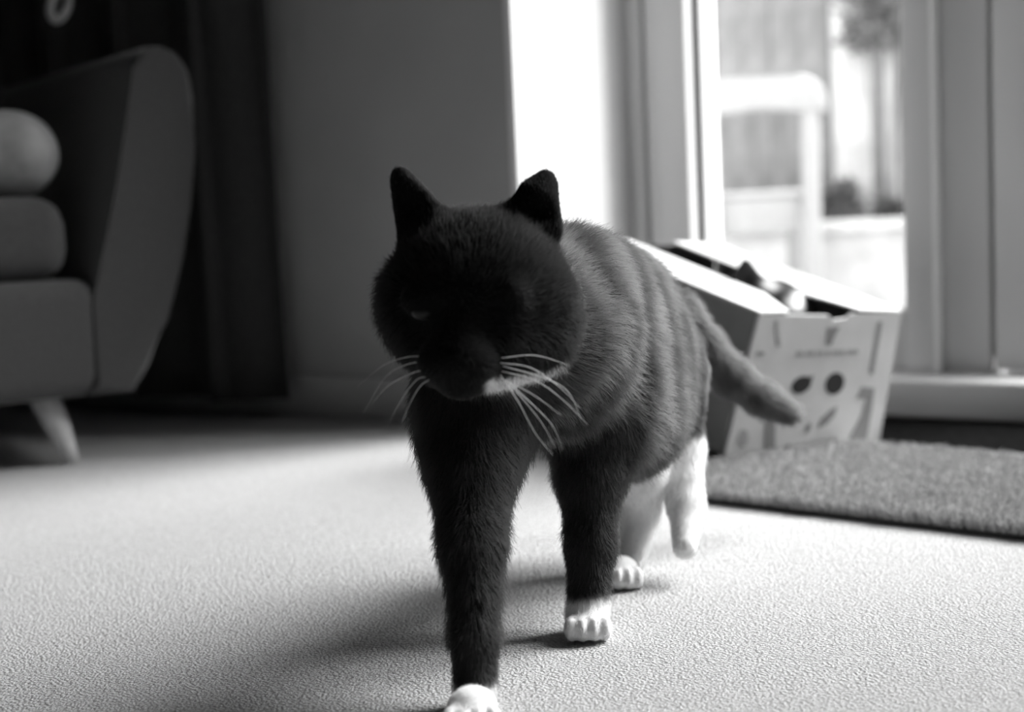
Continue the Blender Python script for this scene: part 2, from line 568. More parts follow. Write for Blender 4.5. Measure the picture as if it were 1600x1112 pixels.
def build_cat():
    sc = Sculpt((-0.16, 0.72, -0.012), (0.31, 1.47, 0.42), 0.0027)
    down = np.array([0, 0, -1.0])
    back = np.array([0.35, 0.9, -0.1])
    # torso
    tor = dict(flow=back + 0.5 * down, ln=0.0145, g=0)
    sc.ell(PN(845, 522, 1.045), (0.066, 0.075, 0.072), 0.02, **tor)
    sc.ell(PN(915, 558, 1.12), (0.064, 0.085, 0.081), 0.03, **tor)
    sc.ell(PN(980, 572, 1.205), (0.053, 0.085, 0.080), 0.03, **tor)
    sc.ell(PN(1005, 565, 1.265), (0.045, 0.065, 0.068), 0.03, **tor)
    sc.ell(PN(975, 655, 1.15), (0.046, 0.085, 0.044), 0.03, **tor)
    sc.cone(PN(905, 420, 1.06), PN(985, 455, 1.2), 0.028, 0.028, 0.03, **tor)        # shoulder blades to loin
    # neck and ruff
    sc.cone(PN(765, 470, 0.925), PN(835, 520, 1.03), 0.046, 0.062, 0.03, flow=back, ln=0.014, g=0)
    sc.ell(PN(745, 640, 0.985), (0.042, 0.045, 0.052), 0.025, flow=down, ln=0.013, g=2)
    # head
    hd = dict(flow=np.array([0.1, 0.9, 0.35]), ln=0.0075, g=1)
    sc.ell(PN(750, 448, 0.905), (0.055, 0.052, 0.051), 0.012, **hd)
    ck = dict(flow=np.array([0.1, 0.75, -0.6]), ln=0.011, g=1)
    sc.ell(PN(642, 478, 0.905), (0.021, 0.028, 0.029), 0.018, **ck)
    sc.ell(PN(852, 498, 0.91), (0.021, 0.03, 0.033), 0.02, **ck)
    sc.ell(PN(745, 545, 0.89), (0.045, 0.035, 0.026), 0.02, flow=np.array([0, 0.7, -0.7]), ln=0.008, g=1)
    mz = dict(flow=np.array([0, 0.8, -0.5]), ln=0.004, g=1)
    sc.ell(PN(693, 565, 0.857), (0.0165, 0.017, 0.0145), 0.008, **mz)
    sc.ell(PN(738, 566, 0.857), (0.0165, 0.017, 0.0145), 0.008, **mz)
    sc.cone(PN(712, 546, 0.850), PN(725, 450, 0.868), 0.0095, 0.015, 0.014, **mz)     # nose bridge
    sc.ell(PN(722, 594, 0.866), (0.0155, 0.017, 0.012), 0.008, **mz)                 # chin
    for x, y in ((664, 470), (782, 468)):                                             # brows
        sc.cone(PN(x - 16, y - 2, 0.862), PN(x + 18, y - 4, 0.86), 0.0085, 0.0085, 0.01, **mz)
    for x, y in ((664, 487), (782, 485)):                                             # eye sockets
        sc.ell(PN(x, y, 0.846), (0.011, 0.007, 0.0065), 0.006, sub=True)
    # ears: a curved wall with a hollow in front
    er = dict(flow=np.array([0, 0.1, 1.0]), ln=0.0035, g=1)
    for (ax, ay), (bx, by), (tx, ty), dy in (((632, 372), (688, 334), (624, 272), 0.0), ((786, 336), (870, 362), (853, 280), 0.004)):
        Yb = 0.900 + dy
        a, b, t = PN(ax, ay, Yb), PN(bx, by, Yb), PN(tx, ty, Yb + 0.008)
        mid_ = (a + b) / 2
        sc.tri(a, b, t, 0.0042, 0.008, **er)
        sc.tri(a * 0.8 + mid_ * 0.2 + np.array([0, 0.012, 0]), b * 0.8 + mid_ * 0.2 + np.array([0, 0.012, 0]), t * 0.75 + mid_ * 0.25 + np.array([0, 0.004, 0]), 0.006, 0.012, **er)
        q = mid_ * 0.62 + t * 0.38 + np.array([0, -0.0065, 0])
        sc.ell(q, (np.linalg.norm(b - a) * 0.24, 0.0055, np.linalg.norm(t - mid_) * 0.3), 0.004, sub=True)      # hollow of the ear
        if dy > 0:
            sc.cone(t - (t - mid_) * 0.3 + np.array([-0.002, 0, 0]), t - (t - mid_) * 0.07, 0.012, 0.0072, 0.006, **er)
        else:
            sc.cone(t - (t - mid_) * 0.16, t - (t - mid_) * 0.04, 0.0062, 0.0048, 0.006, **er)
    # near foreleg, planted forward
    fl = dict(flow=down + np.array([0, 0.12, 0]), ln=0.0105, g=2)
    sc.cone(PN(745, 600, 1.0), PN(737, 735, 0.955), 0.036, 0.0285, 0.02, **fl)
    sc.cone(PN(737, 735, 0.955), PN(738, 850, 0.92), 0.0285, 0.0205, 0.012, **fl)
    sc.cone(PN(738, 850, 0.92), PN(741, 1000, 0.892), 0.0205, 0.0142, 0.01, **fl)
    sc.cone(PN(741, 1000, 0.892), PN(742, 1078, 0.882), 0.0142, 0.0138, 0.008, **dict(fl, ln=0.006))
    def paw(x, y, Y, w, pr):
        pf = dict(flow=np.array([0, -0.9, -0.5]), ln=0.0035, g=3)
        c = PN(x, y, Y)
        sc.ell(c + np.array([0, 0.004, 0]), (w * 0.9, w * 1.15, 0.0125), 0.006, **pf)
        for q in (-0.72, -0.25, 0.25, 0.72):
            sc.ell(c + np.array([q * w * 1.02, -w * (1.0 - 0.35 * abs(q)), -0.0025]), (w * 0.3, w * 0.6, 0.0098), 0.0025, **pf)
        for q in (-0.49, 0.0, 0.49):
            g0 = c + np.array([q * w * 1.02, -w * 1.75, -0.006])
            sc.cone(g0, g0 + np.array([0, w * 0.75, 0.012]), 0.0017, 0.0010, 0.003, sub=True)
    c = on_z(738, 1108, 0.0125); paw(738, 1108, c.y, 0.0175, None)
    # far foreleg
    sc.cone(PN(925, 610, 1.08), PN(922, 745, 1.065), 0.036, 0.024, 0.025, **fl)
    sc.cone(PN(922, 745, 1.065), PN(923, 850, 1.05), 0.024, 0.0178, 0.012, **dict(fl, ln=0.008))
    sc.cone(PN(923, 850, 1.05), PN(919, 950, 1.035), 0.0178, 0.0158, 0.01, **dict(fl, ln=0.006))
    c = on_z(917, 968, 0.0125); paw(917, 968, c.y, 0.0172, None)
    # standing hind leg
    hl = dict(flow=down + np.array([0, 0.2, 0]), ln=0.006, g=4)
    sc.cone(PN(985, 640, 1.2), PN(1000, 735, 1.205), 0.04, 0.021, 0.02, **hl)
    sc.cone(PN(1000, 735, 1.205), PN(1000, 800, 1.225), 0.021, 0.0165, 0.012, **hl)
    sc.cone(PN(1000, 800, 1.225), PN(984, 880, 1.2), 0.0165, 0.0115, 0.01, **hl)
    c = on_z(972, 893, 0.0115); paw(972, 893, c.y, 0.0165, None)
    # lifted hind leg, sole turned back
    sc.cone(PN(1035, 600, 1.25), PN(1066, 700, 1.235), 0.042, 0.018, 0.02, **hl)
    sc.cone(PN(1066, 700, 1.235), PN(1073, 795, 1.20), 0.018, 0.0150, 0.012, **hl)
    sc.cone(PN(1073, 795, 1.20), PN(1070, 855, 1.165), 0.0150, 0.0105, 0.008, **dict(hl, ln=0.004))
    # tail
    tp = [(1060, 485, 1.30), (1100, 545, 1.325), (1145, 590, 1.34), (1190, 622, 1.35), (1232, 645, 1.355)]
    tr = [0.018, 0.0165, 0.0155, 0.0135, 0.010]
    for i in range(4):
        a, b = PN(*tp[i]), PN(*tp[i + 1])
        sc.cone(a, b, tr[i], tr[i + 1], 0.012, flow=(b - a) / np.linalg.norm(b - a), ln=0.0125, g=5)

    v, f = sc.surface()
    v[:, 2] = np.maximum(v[:, 2], 0.0012)
    E = edges_of(f)
    v = smooth_field(v, E, 3, 0.5)
    me = mesh_from(v, f, 'cat_body')
    N = vnormals(me)
    best = np.full(len(v), 9.0)
    flow = np.zeros((len(v), 3)); ln = np.zeros(len(v)); g = np.zeros(len(v), int)
    for fn, meta in sc.prims:
        d = fn(v)
        w = d < best
        best[w] = d[w]
        fl_ = np.asarray(meta['flow'], float)
        flow[w] = fl_ / np.linalg.norm(fl_)
        ln[w] = meta['ln']; g[w] = meta['g']
    flow = smooth_field(flow, E, 14)
    ln = smooth_field(ln, E, 10)

    # coat: dark tabby, white chin, paws and hind legs
    def seg_d(p, a, b):
        ba = b - a
        t = np.clip(((p - a) @ ba) / (ba @ ba), 0, 1)
        return np.linalg.norm(p - a - t[:, None] * ba, axis=1)
    axis = PN(1008, 560, 1.265) - PN(845, 540, 1.045)
    axis /= np.linalg.norm(axis)
    w1 = lattice_noise(v, 38, 1); w2 = lattice_noise(v, 95, 2)
    tpar = (v - PN(845, 540, 1.045)) @ axis + 0.034 * (w1 - 0.5) + 0.03 * (lattice_noise(v, 14, 3) - 0.5) - 0.12 * (v[:, 2] - 0.2)
    stripe = 0.5 + 0.5 * np.sin(tpar / 0.062 * 2 * math.pi + 0.4)
    stripe = np.clip((stripe - 0.30) / 0.5, 0, 1)
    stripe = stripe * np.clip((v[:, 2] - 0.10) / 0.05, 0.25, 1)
    tabby = 0.016 + stripe * (0.05 + 0.16 * lattice_noise(v, 26, 8)) * (0.55 + 0.75 * lattice_noise(v * np.array([1, 1, 0.35]), 120, 9)) + 0.022 * w2
    colr = np.where(g == 0, tabby, 0.012)
    colr = np.where(g == 1, 0.004 + 0.004 * w2 + 0.11 * np.clip((v[:, 1] - 0.914) / 0.012, 0, 1) * np.clip((0.352 - v[:, 2]) / 0.02, 0, 1), colr)   # ruff behind the cheeks greyed, their rim light put into the coat
    colr = np.where(g == 2, 0.012 + 0.014 * w2, colr)
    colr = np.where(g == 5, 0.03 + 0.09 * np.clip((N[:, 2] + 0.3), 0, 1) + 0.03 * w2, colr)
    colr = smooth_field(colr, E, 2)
    white = np.zeros(len(v), bool)
    white |= (g == 3)
    fore = (g == 2) & (v[:, 2] < np.where(v[:, 1] < 0.97, 0.0145, 0.027) + 0.005 * (w2 - 0.5))
    white |= fore
    white |= ((g == 4) | (g == 3)) & (v[:, 2] < 0.108 + 0.02 * (w1 - 0.5))
    cq = (v - np.array([0, 0, CAM_H])) @ np.array(CM)
    cpx = IW / 2 - F_PX * cq[:, 0] / cq[:, 2]; cpy = IH / 2 + F_PX * cq[:, 1] / cq[:, 2]
    jaw = np.interp(cpx, [690, 697, 706, 714, 752, 762, 800, 850, 885, 900], [640, 640, 640, 640, 640, 594, 585, 581, 566, 556]) + 10 * (w2 - 0.5)
    white |= (cpx > 690) & (cpx < 900) & (cpy > jaw) & (g == 1) & (v[:, 1] < 0.93)          # white bib under the jaw
    colr = np.where(white, 0.78, np.where(g == 4, tabby, colr))
    colr = smooth_field(colr, E, 2)

    # eyelid line a touch paler, muzzle stays dark
    root = empty('cat', PN(860, 985, 1.05) * np.array([1, 1, 0]))
    ca = me.attributes.new('coat_colour', 'FLOAT_COLOR', 'POINT')
    c4 = np.ones((len(v), 4), np.float32); c4[:, :3] = colr[:, None]
    ca.data.foreach_set('color', c4.ravel())
    off = Vector(root.location)
    me.transform(Matrix.Translation(-off))
    link('body', me, M_COAT, root)
    offn = np.array(off)

    # fur
    tri = np.concatenate([f[:, [0, 1, 2]], f[:, [0, 2, 3]]])
    A = np.linalg.norm(np.cross(v[tri[:, 1]] - v[tri[:, 0]], v[tri[:, 2]] - v[tri[:, 0]]), axis=1)
    n = 200000
    ti = RNG.choice(len(tri), n, p=A / A.sum())
    r1, r2 = np.sqrt(RNG.random(n)), RNG.random(n)
    bc = np.stack([1 - r1, r1 * (1 - r2), r1 * r2], 1)
    T = tri[ti]
    mixv = lambda a: (a[T] * (bc[..., None] if a.ndim > 1 else bc)).sum(1)
    p, nn, fl_, L, cc = mixv(v), mixv(N), mixv(flow), mixv(ln), mixv(colr)
    nn /= np.linalg.norm(nn, axis=1)[:, None]
    fl_ -= (fl_ * nn).sum(1)[:, None] * nn
    fl_ /= np.maximum(np.linalg.norm(fl_, axis=1), 1e-3)[:, None]
    # gentle clumping: neighbours lean the same way
    cl = np.stack([lattice_noise(p, 140, s) - 0.5 for s in (11, 12, 13)], 1)
    fl_ = fl_ + 0.42 * cl + 0.16 * RNG.normal(size=p.shape)
    L = L * RNG.uniform(0.65, 1.2, n)
    lift = RNG.uniform(0.28, 0.62, n)[:, None]
    s = np.linspace(0, 1, 4)[None, :, None]
    pts = p[:, None] - nn[:, None] * 0.0008 + L[:, None, None] * (s * lift[:, None] * nn[:, None] * (1.25 - 0.45 * s) + s * (0.55 + 0.45 * s) * (1 - lift[:, None] * 0.5) * fl_[:, None])
    pts[..., 2] = np.maximum(pts[..., 2], 0.001)
    cc = np.clip(cc * RNG.uniform(0.75, 1.3, n), 0.002, 0.85)
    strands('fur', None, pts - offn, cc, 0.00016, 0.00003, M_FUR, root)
    return root, offn

def fur_mat():
    m = bpy.data.materials.new('cat_fur')
    m.use_nodes = True
    nt = m.node_tree
    for nd in list(nt.nodes): nt.nodes.remove(nd)
    out = nt.nodes.new('ShaderNodeOutputMaterial')
    a = nt.nodes.new('ShaderNodeAttribute'); a.attribute_name = 'coat_colour'
    hb = nt.nodes.new('ShaderNodeBsdfHairPrincipled')
    hb.model = 'CHIANG'
    hb.parametrization = 'COLOR'
    nt.links.new(a.outputs['Color'], hb.inputs['Color'])
    hb.inputs['Roughness'].default_value = 0.6
    hb.inputs['Radial Roughness'].default_value = 0.5
    df = nt.nodes.new('ShaderNodeBsdfDiffuse')
    nt.links.new(a.outputs['Color'], df.inputs['Color'])
    mx = nt.nodes.new('ShaderNodeMixShader'); mx.inputs[0].default_value = 0.7
    nt.links.new(hb.outputs[0], mx.inputs[1]); nt.links.new(df.outputs[0], mx.inputs[2])
    nt.links.new(mx.outputs[0], out.inputs[0])
    return m
M_FUR = fur_mat()

cat, cat_off = build_cat()
tag(cat, 'dark tabby cat with white paws and chin walking across the carpet', 'cat')
CO = Vector(cat_off)

def uvs(name, c, r, m, parent, R=None, seg=20):
    bm = bmesh.new()
    bmesh.ops.create_uvsphere(bm, u_segments=seg, v_segments=seg // 2 + 2, radius=1)
    for v in bm.verts:
        q = Vector((v.co.x * r[0], v.co.y * r[1], v.co.z * r[2]))
        v.co = Vector(c) + (R @ q if R is not None else q)
    return link(name, bm_done(bm, name), m, parent, smooth=True)

for x, y in ((664, 486), (782, 484)):
    uvs('eye', P(x, y, 0.8605) - CO, (0.0085, 0.006, 0.0055), M_EYE, cat)
nose = uvs('nose', P(711, 551, 0.8415) - CO, (0.0068, 0.005, 0.0048), M_NOSE, cat)
for pts in (
    [(784, 559, .852), (836, 555, .858), (888, 570, .87)],
    [(782, 567, .850), (828, 574, .850), (871, 602, .856), (906, 637, .866)],
    [(784, 580, .850), (836, 594, .848), (879, 624, .853), (918, 663, .862)],
    [(782, 586, .848), (810, 628, .842), (836, 676, .845), (864, 711, .85)],
    [(790, 594, .850), (828, 628, .846), (862, 663, .85), (880, 702, .856)],
    [(786, 572, .851), (850, 590, .852), (888, 612, .858), (908, 655, .866)],
    [(780, 590, .85), (832, 616, .846), (876, 648, .85)],
    [(776, 592, .85), (806, 612, .846), (846, 660, .846), (868, 700, .852)],
    [(668, 558, .85), (640, 557, .855), (600, 570, .862), (558, 604, .87)],
    [(666, 566, .85), (640, 568, .855), (603, 588, .86), (568, 645, .868)],
    [(668, 578, .85), (646, 582, .852), (607, 602, .856), (580, 632, .862)],
    [(670, 588, .849), (650, 594, .85), (625, 628, .853), (604, 668, .858)],
    [(672, 592, .849), (655, 605, .849), (636, 640, .85), (622, 680, .855)],
):
    sp = spline([P(*q) - CO for q in pts], 12)
    tube('whisker', sp, [0.0003 * (1 - 0.8 * i / 12) for i in range(13)], M_WHISK, cat, sides=5)

# ------------------------------------------------------------------ cardboard box, tilted: its front edge on the mat, its rear propped up
BYAW, BPIT, BROL = math.radians(31.4), math.radians(13.9), math.radians(3.9)
BW, BH, BL, BT = 0.236, 0.174, 0.36, 0.004
BR = Matrix.Rotation(BYAW, 3, 'Z') @ Matrix.Rotation(BPIT, 3, 'X') @ Matrix.Rotation(BROL, 3, 'Y')
BO = Vector((0.2573, 1.674, 0.0165))
card = empty('cardboard_box', BO, BR)
tag(card, 'pale printed cardboard box with open white flaps tilted by the door', 'box')
BX0, BX1 = -0.012, BW + 0.012          # the bottom is a little wider than the top

def bpoly(name, quad, thick, m, parent=None):
    a, b, c, d = [Vector(q) for q in quad]
    n = (b - a).cross(d - a).normalized() * thick
    bm = bmesh.new()
    v = [bm.verts.new(q) for q in (a, b, c, d)] + [bm.verts.new(q + n) for q in (a, b, c, d)]
    for fc in ((0, 3, 2, 1), (4, 5, 6, 7), (0, 1, 5, 4), (1, 2, 6, 5), (2, 3, 7, 6), (3, 0, 4, 7)):
        bm.faces.new([v[i] for i in fc])
    return link(name, bm_done(bm, name), m, parent or card)

# front panel with a small torn notch in its top edge
fr = [(BX0, 0, 0), (BX1, 0, 0), (BW, 0, BH), (0.150, 0, BH), (0.143, 0, BH - 0.006), (0.120, 0, BH - 0.008), (0.112, 0, BH - 0.002), (0.0, 0, BH)]
front = extrude_poly('front_panel', [Vector(q) for q in fr], Vector((0, BT, 0)), M_CARD, card)
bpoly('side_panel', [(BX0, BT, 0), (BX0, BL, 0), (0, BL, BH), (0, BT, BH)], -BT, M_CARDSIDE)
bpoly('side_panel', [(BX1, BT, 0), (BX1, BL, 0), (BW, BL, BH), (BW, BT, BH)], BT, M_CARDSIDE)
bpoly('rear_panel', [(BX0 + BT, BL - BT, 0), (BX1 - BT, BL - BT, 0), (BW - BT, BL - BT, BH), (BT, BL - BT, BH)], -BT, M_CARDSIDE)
bpoly('bottom_panel', [(BX0 + BT, BT, 0.0), (BX1 - BT, BT, 0.0), (BX1 - BT, BL - BT, 0.0), (BX0 + BT, BL - BT, 0.0)], BT, M_CARDDARK)
def flap(pts, dz):
    return extrude_poly('flap', [Vector(q) for q in pts], Vector((0, 0, dz)), M_CARDIN, card)
flap([(0.0, 0.0, BH + .001), (0.045, 0.0, BH + .001), (0.072, 0.075, BH + .003), (0.074, BL, BH + .003), (0.0, BL, BH + .001)], 0.003)
flap([(BW, 0.0, BH + .001), (BW - 0.075, 0.0, BH + .003), (BW - 0.096, 0.09, BH + .002), (BW - 0.084, BL, BH + .002), (BW, BL, BH + .001)], 0.003)

def plane_front(px, py):
    n = BR @ Vector((0, 1, 0))
    p = on_plane(px, py, BO, n)
    return BR.transposed() @ (p - BO)

def decal(name, px_pts, m, lift=0.0006):
    pts = []
    for q in px_pts:
        w = plane_front(*q)
        pts.append(Vector((w.x, -lift, w.z)))
    return extrude_poly(name, pts, Vector((0, lift - 0.0001, 0)), m, front)

def oval(cx, cy, a, b, ang, n=18):
    c, s = math.cos(math.radians(ang)), math.sin(math.radians(ang))
    return [(cx + a * math.cos(t) * c - b * math.sin(t) * s, cy + a * math.cos(t) * s + b * math.sin(t) * c) for t in [2 * math.pi * i / n for i in range(n)]]
decal('printed_fruit', oval(1252, 601, 17, 12, -35), M_INK)
decal('printed_leaf', [(1262, 590), (1270, 586), (1268, 594)], M_INK, 0.0008)
decal('printed_fruit', oval(1304, 599, 18, 14, -62), M_INK)
decal('printed_leaf', [(1278, 668), (1282, 654), (1297, 640), (1308, 634), (1304, 648), (1292, 662)], M_INKMID)
decal('printed_leaf', oval(1262, 668, 9, 4, -70, 10), M_INKMID)
decal('printed_band', [(1320, 697), (1345, 650), (1352, 622), (1338, 622), (1346, 604), (1366, 606), (1362, 640), (1352, 695)], M_INKMID)
decal('printed_band', [(1193, 712), (1196, 655), (1211, 653), (1211, 711)], M_INKMID)
decal('printed_emblem', oval(1161, 684, 8, 14, 5), M_INKPALE)
decal('printed_band', [(1210, 500), (1215, 500), (1219, 542), (1213, 540)], M_INKPALE)
decal('printed_band', [(1292, 512), (1312, 510), (1304, 525), (1298, 540), (1290, 538)], M_INKMID)
decal('printed_band', [(1372, 502), (1378, 502), (1364, 585), (1358, 582)], M_INKMID)
decal('printed_emblem', oval(1188, 552, 7, 3, 0, 10), M_INKMID)
# one line of small print, too soft in the photograph to read
x = 1244.0
rr = random.Random(3)
while x < 1342:
    w = rr.uniform(3, 7)
    k = (x - 1244) / 98
    decal('print_stroke', [(x, 556 - 3 * k), (x, 548 - 3 * k), (x + w, 548 - 3 * k), (x + w, 556 - 3 * k)], M_INKPALE)
    x += w + rr.choice((1.5, 1.5, 1.5, 5.0))

# dark bundle that props the rear of the box
bs = Sculpt((-0.02, 1.78, -0.01), (0.40, 2.10, 0.13), 0.006)
rb = BO + BR @ Vector((BX0 + 0.03, BL - 0.07, 0)); rc = BO + BR @ Vector((BX1 - 0.03, BL - 0.07, 0))
rbn, rcn = np.array(rb), np.array(rc)
for i in range(7):
    t = i / 6
    c = rbn * (1 - t) + rcn * t
    hh = c[2] / 2 - 0.002
    bs.ell((c[0], c[1], hh), (0.034, 0.04 + 0.006 * math.sin(i * 2.1), hh), 0.012)
bv, bf = bs.surface()
bv[:, 2] = np.maximum(bv[:, 2], 0.0)
bo = link('folded_blanket', mesh_from(bv, bf, 'folded_blanket'), M_THROW)
tag(bo, 'dark bundle wedged beneath the raised rear of the cardboard box', 'blanket')

# ------------------------------------------------------------------ second cat, curled in the box, head showing between the flaps
def build_box_cat():
    Yh = 1.86
    sc = Sculpt((0.10, 1.62, 0.02), (0.50, 2.06, 0.30), 0.004)
    def B(x, y, z): return np.array(BO + BR @ Vector((x, y, z)))
    tor = dict(g=0)
    sc.ell(B(0.118, 0.20, 0.066), (0.088, 0.115, 0.055), 0.03, R=BR, **tor)
    sc.ell(B(0.118, 0.10, 0.06), (0.08, 0.07, 0.05), 0.03, R=BR, **tor)
    hc = PN(1214, 476, 1.80)
    HR = Matrix.Rotation(math.radians(24), 3, 'Y')
    sc.cone(B(0.118, 0.17, 0.09), hc, 0.045, 0.03, 0.02, g=0)
    sc.ell(hc, (0.044, 0.040, 0.028), 0.012, R=HR, g=1)
    sc.ell(hc + np.array([0.012, -0.032, -0.016]), (0.02, 0.018, 0.014), 0.012, g=1)
    for a, b, t in (((1144, 440), (1198, 452), (1165, 408)), ((1236, 474), (1280, 492), (1257, 455))):
        A_, B_, T_ = PN(*a, 1.80), PN(*b, 1.80), PN(*t, 1.80)
        sc.tri(A_, B_, T_, 0.005, 0.01, g=1)
        m_ = (A_ + B_) / 2
        sc.tri(A_ * .7 + m_ * .3 + np.array([0, .012, 0]), B_ * .7 + m_ * .3 + np.array([0, .012, 0]), T_ * .6 + m_ * .4 + np.array([0, .006, 0]), 0.006, 0.012, g=1)
    v, f = sc.surface()
    E = edges_of(f)
    v = smooth_field(v, E, 3, 0.5)
    me = mesh_from(v, f, 'resting_cat')
    w = lattice_noise(v, 60, 5)
    colr = 0.035 + 0.03 * w
    def near(px, py, Y, r): return np.linalg.norm((v - PN(px, py, Y)) * np.array([1, 0.35, 1]), axis=1) < r
    wh = near(1203, 446, 1.775, 0.009) | near(1246, 470, 1.77, 0.011) | near(1234, 476, 1.77, 0.009) | near(1255, 462, 1.78, 0.007)
    colr = np.where(wh, 0.7, colr)
    colr = smooth_field(colr, E, 3)
    ca = me.attributes.new('coat_colour', 'FLOAT_COLOR', 'POINT')
    c4 = np.ones((len(v), 4), np.float32); c4[:, :3] = colr[:, None]
    ca.data.foreach_set('color', c4.ravel())
    return link('cat', me, M_COAT)
c2 = build_box_cat()
tag(c2, 'black and white cat lying inside the open cardboard box', 'cat')

# ------------------------------------------------------------------ door mat with coir pile
ma, mb = on_z(1110, 787), on_z(1600, 845)
md = (mb - ma).normalized()
mn = Vector((-md.y, md.x, 0))
m_o = ma - md * 0.10
MATL, MATD, MATT = 0.95, 0.345, 0.008
mrot = Matrix(((md.x, mn.x, 0), (md.y, mn.y, 0), (0, 0, 1)))
dm = empty('door_mat', m_o, mrot)
tag(dm, 'dark coir door mat lying in front of the glass door', 'mat')
box('mat_base', (0, 0, 0), (MATL, MATD, MATT - 0.0032), M_MAT, dm, 0.002)
n = 90000
px_ = RNG.uniform(0.002, MATL - 0.002, n); py_ = RNG.uniform(0.0, MATD - 0.002, n)
# more strands along the near edge
rt = np.stack([px_, py_, np.full(n, MATT - 0.003)], 1)
dirn = np.stack([RNG.normal(0, 0.35, n), RNG.normal(0, 0.35, n), np.ones(n)], 1)
ht = RNG.uniform(0.009, 0.0145, n) * (0.85 + 0.35 * lattice_noise(rt, 60, 4))
s_ = np.linspace(0, 1, 3)[None, :, None]
pts = rt[:, None] + dirn[:, None] * ht[:, None, None] * s_ * np.array([1, 1, 1])
strands('pile', None, pts, RNG.uniform(0.25, 0.65, n), 0.0006, 0.0003, attr_mat('coir_fibre', 0.9, 0.05), dm)
dm.children[-1]['kind'] = 'stuff'

# ------------------------------------------------------------------ sofa
SY = math.radians(38)
SW = Vector((math.cos(SY), math.sin(SY), 0))         # along the seat, to the right
SB = Vector((-math.sin(SY), math.cos(SY), 0))        # towards the sofa's back
S0 = on_z(112, 724) - SB * 0.05
sofa = empty('sofa', S0, Matrix(((SW.x, SB.x, 0), (SW.y, SB.y, 0), (0, 0, 1))))
tag(sofa, 'dark grey fabric sofa with curved arm standing before the curtain', 'sofa')
def sof(px, py, b=0.0):
    p = on_plane(px, py, S0 + SB * b, SB) - S0
    return Vector((p.dot(SW), b, p.z))
arm_px = [(212, 612), (236, 572), (262, 500), (284, 410), (298, 320), (305, 230), (306, 150), (298, 108), (280, 82), (255, 70), (230, 72), (214, 84), (208, 105), (200, 170), (180, 300), (160, 400), (146, 470), (140, 618)]
ap = [sof(*q) for q in arm_px]
ARM_D = 0.62
extrude_poly('arm', ap, Vector((0, ARM_D, 0)), M_SOFA, sofa, bevel=0.014, seg=4)
zb = 0.095
xin = sof(150, 470).x
box('seat_base', (-1.5, 0.0, zb), (xin + 0.01, 0.62, sof(120, 437).z), M_SOFA, sofa, 0.028, 4)
box('back', (-1.5, 0.46, zb + 0.02), (xin + 0.03, 0.64, 0.60), M_SOFA, sofa, 0.05, 5)
zc = sof(120, 437).z
xc = sof(118, 400, 0.02).x
box('seat_cushion', (-0.72, 0.02, zc + 0.001), (xc, 0.46, sof(60, 306, 0.02).z), M_SOFA, sofa, 0.04, 5)
box('seat_cushion', (-1.42, 0.02, zc + 0.001), (-0.73, 0.46, sof(60, 306, 0.02).z), M_SOFA, sofa, 0.04, 5)
def sleg(x, y, lean=0.0):
    tube('leg', [(x - 0.028 * (1 if lean >= 0 else -1), y + 0.012, zb + 0.004), (x - 0.012, y + 0.006, 0.05), (x, y, 0.0)], [0.021, 0.017, 0.011], M_OAK, sofa, sides=16)
sleg(0.0, 0.05); sleg(0.02, 0.56); sleg(-1.35, 0.05, -1); sleg(-1.35, 0.56, -1)

# pillow lying on the seat, gathered at its lower edge
ps = Sculpt((-0.62, -0.02, 0.28), (0.06, 0.34, 0.56), 0.006)
zt, zl = sof(40, 172, 0.06).z, sof(40, 308, 0.06).z
xr = sof(106, 240, 0.06).x
pcx, pcz = xr - 0.2, (zt + zl) / 2
ph_ = (zt - zl) / 2
ps.ell((pcx, 0.13, pcz), (0.2, 0.09, ph_), 0.02)
ps.cone((pcx - 0.12, 0.125, pcz), (xr - ph_ - 0.004, 0.115, pcz), ph_, ph_, 0.02)
ps.ell((xr - 0.06, 0.12, pcz + 0.004), (0.06, 0.085, ph_ - 0.004), 0.02)
for i in range(9):
    xx = pcx + 0.19 - i * 0.026
    ps.cone((xx, 0.02, zl + 0.006), (xx - 0.012, 0.045, zl + 0.035), 0.004, 0.002, 0.008, sub=True)
pv, pf_ = ps.surface()
zmin = zc + 0.001
pil = link('pillow', mesh_from(pv, pf_, 'pillow'), M_PILLOW)
pil.matrix_world = sofa.matrix_world.copy()
pil.location = S0
pil.rotation_euler = sofa.rotation_euler if False else (0, 0, SY)
tag(pil, 'lighter grey gathered pillow lying on the sofa seat', 'pillow')

# dark throw heaped on the sofa behind the pillow
th = Sculpt((-0.75, 0.1, 0.30), (0.02, 0.56, 0.80), 0.008)
for (px, py, b, r) in ((30, 150, 0.38, 0.05), (-20, 130, 0.36, 0.08), (10, 90, 0.32, 0.04), (40, 60, 0.34, 0.022), (-60, 165, 0.36, 0.085), (60, 165, 0.33, 0.05)):
    q = sof(px, py, b)
    th.ell((q.x, q.y, q.z), (r * 1.1, r, r), 0.05)
a_, b_ = sof(10, 92, 0.33), sof(83, 28, 0.33)
th.cone(a_, b_, 0.032, 0.014, 0.03)
tv, tf = th.surface()
tho = link('throw', mesh_from(smooth_field(tv, edges_of(tf), 3), tf, 'throw'), M_THROW)
tho.location = S0; tho.rotation_euler = (0, 0, SY)
tag(tho, 'dark throw heaped on the sofa above the pillow', 'throw')

